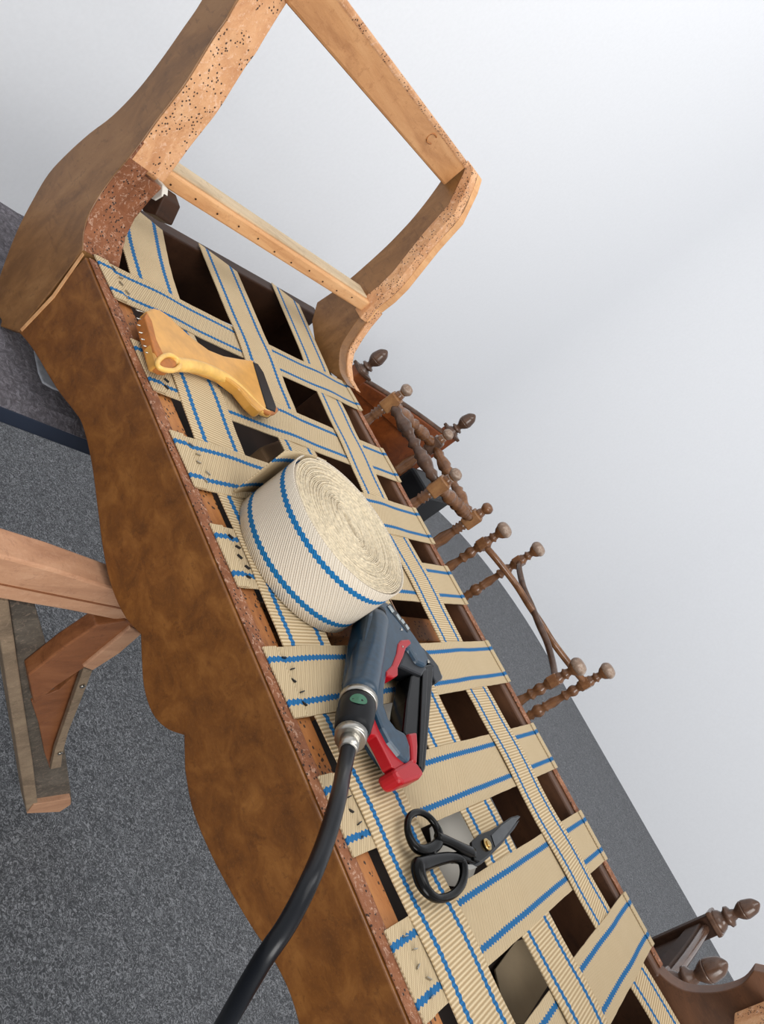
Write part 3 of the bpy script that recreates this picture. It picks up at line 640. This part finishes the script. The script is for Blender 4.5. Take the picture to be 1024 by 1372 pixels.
# carpet-covered bench on the left
wb = root('padded_bench', (-.9, .2, 0), 'bench covered in charcoal carpet with a navy edge under the left end of the settee', 'bench')
ce = [onz(-120, 488, .751), onz(0, 531, .751), onz(60, 554, .751), onz(112, 576, .751)]
ea, eb = ce[1], ce[3]; dv = (eb - ea).normalized()
A = ea - dv * .45; B = ea + dv * .22; off = Vector((-dv.y, dv.x, 0)) * .42
prism('bench_top', [Vector((q.x, q.y, .715)) for q in (A, B, B + off, A + off)], (0, 0, .024), 'navy', wb, .003)
def pad():
    vs, fs = [], []; nx, ny = 24, 40
    for i in range(nx + 1):
        for j in range(ny + 1):
            p = A.lerp(B, j / ny) + off * (i / nx); r_ = random.uniform(-.0015, .0015)
            drop = .010 if i == 0 else (.002 if i == 1 else 0)
            vs.append((p.x, p.y, .749 + r_ - drop))
    n0 = len(vs)
    for i in range(nx):
        for j in range(ny): a = i * (ny + 1) + j; fs.append([a, a + 1, a + ny + 2, a + ny + 1])
    bl = [0, ny, nx * (ny + 1) + ny, nx * (ny + 1)]
    ring = [j for j in range(ny)] + [i * (ny + 1) + ny for i in range(nx)] + [nx * (ny + 1) + j for j in range(ny, 0, -1)] + [i * (ny + 1) for i in range(nx, 0, -1)]
    for q in ring: vs.append((vs[q][0], vs[q][1], .738))
    m = len(ring)
    for k in range(m): fs.append([ring[k], ring[(k + 1) % m], n0 + (k + 1) % m, n0 + k])
    fs.append(list(range(n0, n0 + m))); return mesh('carpet_cover', vs, fs, 'pile', wb)
pad()
for q in (A + dv * .04 + off * .1, A + dv * .04 + off * .9, A + dv * .36 + off * .1, A + dv * .36 + off * .9):
    box('leg', (q.x, q.y, .3575), (.05, .05, .715), 'trestle_leg', wb)
o = prism('padding_tuft', [onz(*p, .758) for p in ((44, 470), (50, 500), (56, 514), (70, 522), (86, 528), (104, 530), (90, 500), (70, 480))], (0, 0, .003), 'wad', bevel=.002)
tag(o, 'pale grey wadding tuft squeezed between settee corner and carpeted bench', 'padding')

# ---------------------------------------------------------------- low bench, stools and chairs behind
bn = root('low_bench', (-.72, 2.2, 0), 'low plain wooden bench standing behind the settee under the upturned stools', 'bench')
box('bench_top', (-.635, 2.18, .31), (.95, .92, .03), 'dark', bn)
for x in (-1.06, -.21):
    for y in (1.78, 2.58): box('leg', (x, y, .1475), (.05, .05, .295), 'dark', bn)
def leg_profile(L):      # from foot (t=0) to seat (t=1), radii in metres, L length
    P = [(0, .006), (.004, .016), (.012, .0225), (.024, .0235), (.036, .018), (.044, .010), (.052, .012), (.058, .0165), (.064, .011), (.070, .0125), (.076, .0165)]
    P += [(.082, .0165), (.116, .0165), (.120, .012), (.126, .011), (.134, .0165), (.142, .0175), (.150, .015), (.158, .0115), (.168, .0165), (.172, .0165), (.178, .0105), (.19, .0115), (.215, .016), (.236, .0135), (.242, .017), (.248, .0115), (.258, .019), (.272, .021), (.282, .016), (.288, .012), (.296, .0165), (.304, .012), (.312, .0155), (.32, .014)]
    return [(t / L, r_) for t, r_ in P] + [(1, .017)]
def at_z(px, py, z): return onz(px, py, z)
ZF, ZBn = .785, .325
st3 = root('upturned_stool', (-.48, 2.36, ZBn), 'upturned turned-leg footstool with ball feet and crossed serpentine stretchers', 'stool')
feet3 = [(682, 706), (727, 732), (782, 889), (821, 895)]
tops = []
for k, p in enumerate(feet3):
    a = at_z(*p, ZF); b = Vector((a.x, a.y, ZBn + .04)); tops.append(a)
    lg = lathe('leg', a, b, leg_profile((a - b).length), 'turned', st3, 20)
    lathe('ball_foot', a + Vector((0, 0, .001)), a - Vector((0, 0, .034)), smoothprof([(0, .006), (.1, .0185), (.4, .0255), (.7, .0245), (.92, .016), (1, .011)], 3), 'turnedpale', st3, 20)
    box('leg_block', a - Vector((0, 0, .094)), (.033, .033, .030), 'turned', st3, bevel=.003)
def wavy(a, b, side):
    a, b = a - Vector((0, 0, .094)), b - Vector((0, 0, .094)); m = (a + b) / 2; t = (b - a).normalized(); n = Vector((-t.y, t.x, 0))
    pts = [a, a.lerp(m, .25) + n * .020 * side, a.lerp(m, .62) + n * .028 * side, a.lerp(m, .85) + n * .008 * side, m, b.lerp(m, .85) - n * .008 * side, b.lerp(m, .62) - n * .028 * side, b.lerp(m, .25) - n * .020 * side, b]
    return spline(pts, 5)
ctr = (tops[0] + tops[1] + tops[2] + tops[3]) / 4
tube('cross_stretcher', wavy(tops[0], tops[3], 1), .0085, 'turned', st3, 10, flat=1.25)
tube('cross_stretcher', [p + Vector((0, 0, .002)) for p in wavy(tops[1], tops[2], -1)], .0080, 'acorn', st3, 10, flat=1.25)
sq = [Vector((p.x, p.y, 0)) for p in tops]; order = [0, 1, 3, 2]; cc = sum(sq, Vector()) / 4
prism('seat_frame', [cc + (sq[i] - cc) * 1.12 + Vector((0, 0, ZBn + .001)) for i in order], (0, 0, .055), 'turned', st3, .004)
ys = sorted
st2 = root('upturned_table', (-.92, 1.95, ZBn), 'upturned small table frame with block-jointed turned legs and turned stretchers', 'table')
Z2 = .835
f2 = [(550, 519), (618, 628), (662, 672)]
T2 = [at_z(550, 519, Z2), at_z(616, 632, Z2), at_z(658, 678, .80)]
T2.append(T2[0] + (T2[2] - T2[1]) + Vector((0, .05, 0)))
def lp2(L): return [(t / L, r_) for t, r_ in [(0, .004), (.004, .013), (.014, .0165), (.024, .013), (.029, .009), (.034, .0135), (.042, .0135), (.098, .0135), (.102, .016), (.108, .011), (.113, .0165), (.119, .0115), (.124, .0165), (.130, .012), (.138, .013), (.17, .0185), (.20, .016), (.206, .019), (.212, .014), (.27, .017), (.278, .019), (.284, .013), (.29, .018)]] + [(1, .016)]
for k, a in enumerate(T2):
    b = Vector((a.x - .005, a.y, ZBn + .05)); short = k == 2
    a2 = a if not short else a - Vector((0, 0, .0))
    lathe('leg', a2, b, lp2((a2 - b).length), 'turned', st2, 18)
    lathe('bun_foot', a2 + Vector((0, 0, .002)), a2 - Vector((0, 0, .03)), smoothprof([(0, .004), (.12, .013), (.45, .018), (.75, .014), (.9, .0095), (1, .013)], 3), 'turnedpale' if k != 2 else 'turned', st2, 18)
    box('leg_block', a2 - Vector((0, 0, .068)), (.038, .038, .052), 'block' if k < 3 else 'acorn', st2, rz=.5, bevel=.004)
SP = [(0, .010), (.08, .012), (.12, .017), (.15, .012), (.2, .0135), (.26, .019), (.3, .0205), (.34, .015), (.37, .019), (.4, .013), (.46, .011), (.5, .0195), (.54, .011), (.6, .013), (.63, .019), (.66, .015), (.7, .0205), (.76, .018), (.82, .013), (.86, .017), (.9, .012), (1, .010)]
for i, j in ((0, 1), (1, 2), (2, 3), (3, 0)):
    a, b = T2[i] - Vector((0, 0, .068)), T2[j] - Vector((0, 0, .068)); lathe('stretcher', a, b, SP, 'turned' if i != 0 else 'acorn', st2, 16)
cc = sum([Vector((p.x, p.y, 0)) for p in T2], Vector()) / 4
prism('table_frame', [cc + (Vector((p.x, p.y, 0)) - cc) * 1.14 + Vector((0, 0, ZBn + .001)) for p in T2], (0, 0, .07), 'dark', st2, .004)

ACORN = smoothprof([(0, .003), (.06, .009), (.2, .0175), (.40, .0215), (.56, .0235), (.60, .0232), (.62, .0220), (.66, .0230), (.80, .0185), (.93, .012), (1, .010)], 3)
def chair(name, label, A, B, zseat, away, ptop, fs=1.0):
    """A, B: tips of the two acorn finials; away: horizontal direction from the back to the front legs"""
    c = root(name, ((A.x + B.x) / 2, (A.y + B.y) / 2, 0), label, 'chair'); away = Vector(away).normalized(); t = (B - A); t.z = 0; W = t.length; t.normalize()
    for P in (A, B):
        lathe('finial', P, P - Vector((0, 0, .070 * fs)), [(t_, r_ * fs) for t_, r_ in ACORN], 'acorn', c, 22)
        lathe('finial_neck', P - Vector((0, 0, .068 * fs)), P - Vector((0, 0, .098)), [(0, .010), (.15, .012), (.25, .020), (.4, .0215), (.5, .016), (.6, .014), (.75, .020), (.9, .023), (1, .024)], 'acorn', c, 20)
        zt_ = P.z - .096
        ax_ = Matrix((t, away, Vector((0, 0, 1)))).transposed()
        box('back_post', Vector((P.x, P.y, zt_ / 2)), (.042, .042, zt_), 'reddark' if ptop else 'dark', c, bevel=.003, axis=ax_)
        box('post_cap', Vector((P.x, P.y, zt_ - .006)), (.052, .052, .012), 'acorn', c, bevel=.003, axis=ax_)
    m = (A + B) / 2; zt_ = min(A.z, B.z) - .13; ax_ = Matrix((t, away, Vector((0, 0, 1)))).transposed(); mt = 'reddark' if ptop else 'dark'
    box('back_panel', Vector((m.x, m.y, (zt_ + zseat + .05) / 2)), (W - .045, .012, zt_ - zseat - .05), mt, c, bevel=.001, axis=ax_)
    # top rail with a moulded, slightly arched cresting
    n = 14; vsT = []
    for k in range(n + 1):
        f = k / n; p = A.lerp(B, .03 + .94 * f); zz = zt_ + (A.z + (B.z - A.z) * f - min(A.z, B.z)) + .006 * math.sin(math.pi * f)
        vsT.append(Vector((p.x, p.y, zz + .004)) - away * .014)
    bt_ = [Vector((p.x, p.y, zt_ - .035)) for p in vsT]
    prism('top_rail', vsT + bt_[::-1], away * .028, mt, c, .003)
    tube('rail_moulding', [p + away * .014 + Vector((0, 0, .003)) for p in vsT], .009, 'acorn', c, 10)
    q = m + away * .20
    box('seat', Vector((q.x, q.y, zseat)), (W + .02, .42, .035), 'dark', c, bevel=.006, axis=ax_)
    box('seat_cushion', Vector((q.x, q.y, zseat + .03)), (W - .05, .34, .04), 'blackmat', c, bevel=.015, axis=ax_)
    for P in (A, B):
        b = Vector((P.x, P.y, 0)) + away * .37
        lathe('front_leg', b + Vector((0, 0, zseat - .018)), b, [(0, .02), (.1, .02), (.13, .014), (.2, .024), (.3, .018), (.5, .022), (.62, .014), (.68, .02), (.85, .02), (.9, .014), (.95, .022), (1, .015)], mt, c, 16)
        e = Vector((P.x, P.y, .17)); lathe('side_stretcher', e, e + away * .37, SP, mt, c, 12)
    return c
A1 = onz(519, 470, .775); B1 = onz(637, 556, .83)
o = box('black_seat_stand_in', (-1.03, 2.40, .475), (.12, .20, .295), 'blackmat', None, rz=.1, bevel=.012); tag(o, 'added black block standing in for seat upholstery behind the upturned frame with block joints', 'box')  # block added in place of the chair's black seat upholstery
ch1 = chair('panel_back_chair', 'red-brown panel-back chair with acorn finials behind the upturned turned frame', Vector((A1.x, A1.y, .79)) if 0 else A1, B1, .40, (-1, .1, 0), True)
C4 = onz(1018, 1210, .905); D4 = onz(975, 1290, .905)
ch4 = chair('panel_back_chair', 'panel-back chair in a shade-dark colour with acorn finials beside the right end of the settee', D4, C4, .42, (1, 0, 0), False, .82)  # posts and panel coloured dark because this side is unlit
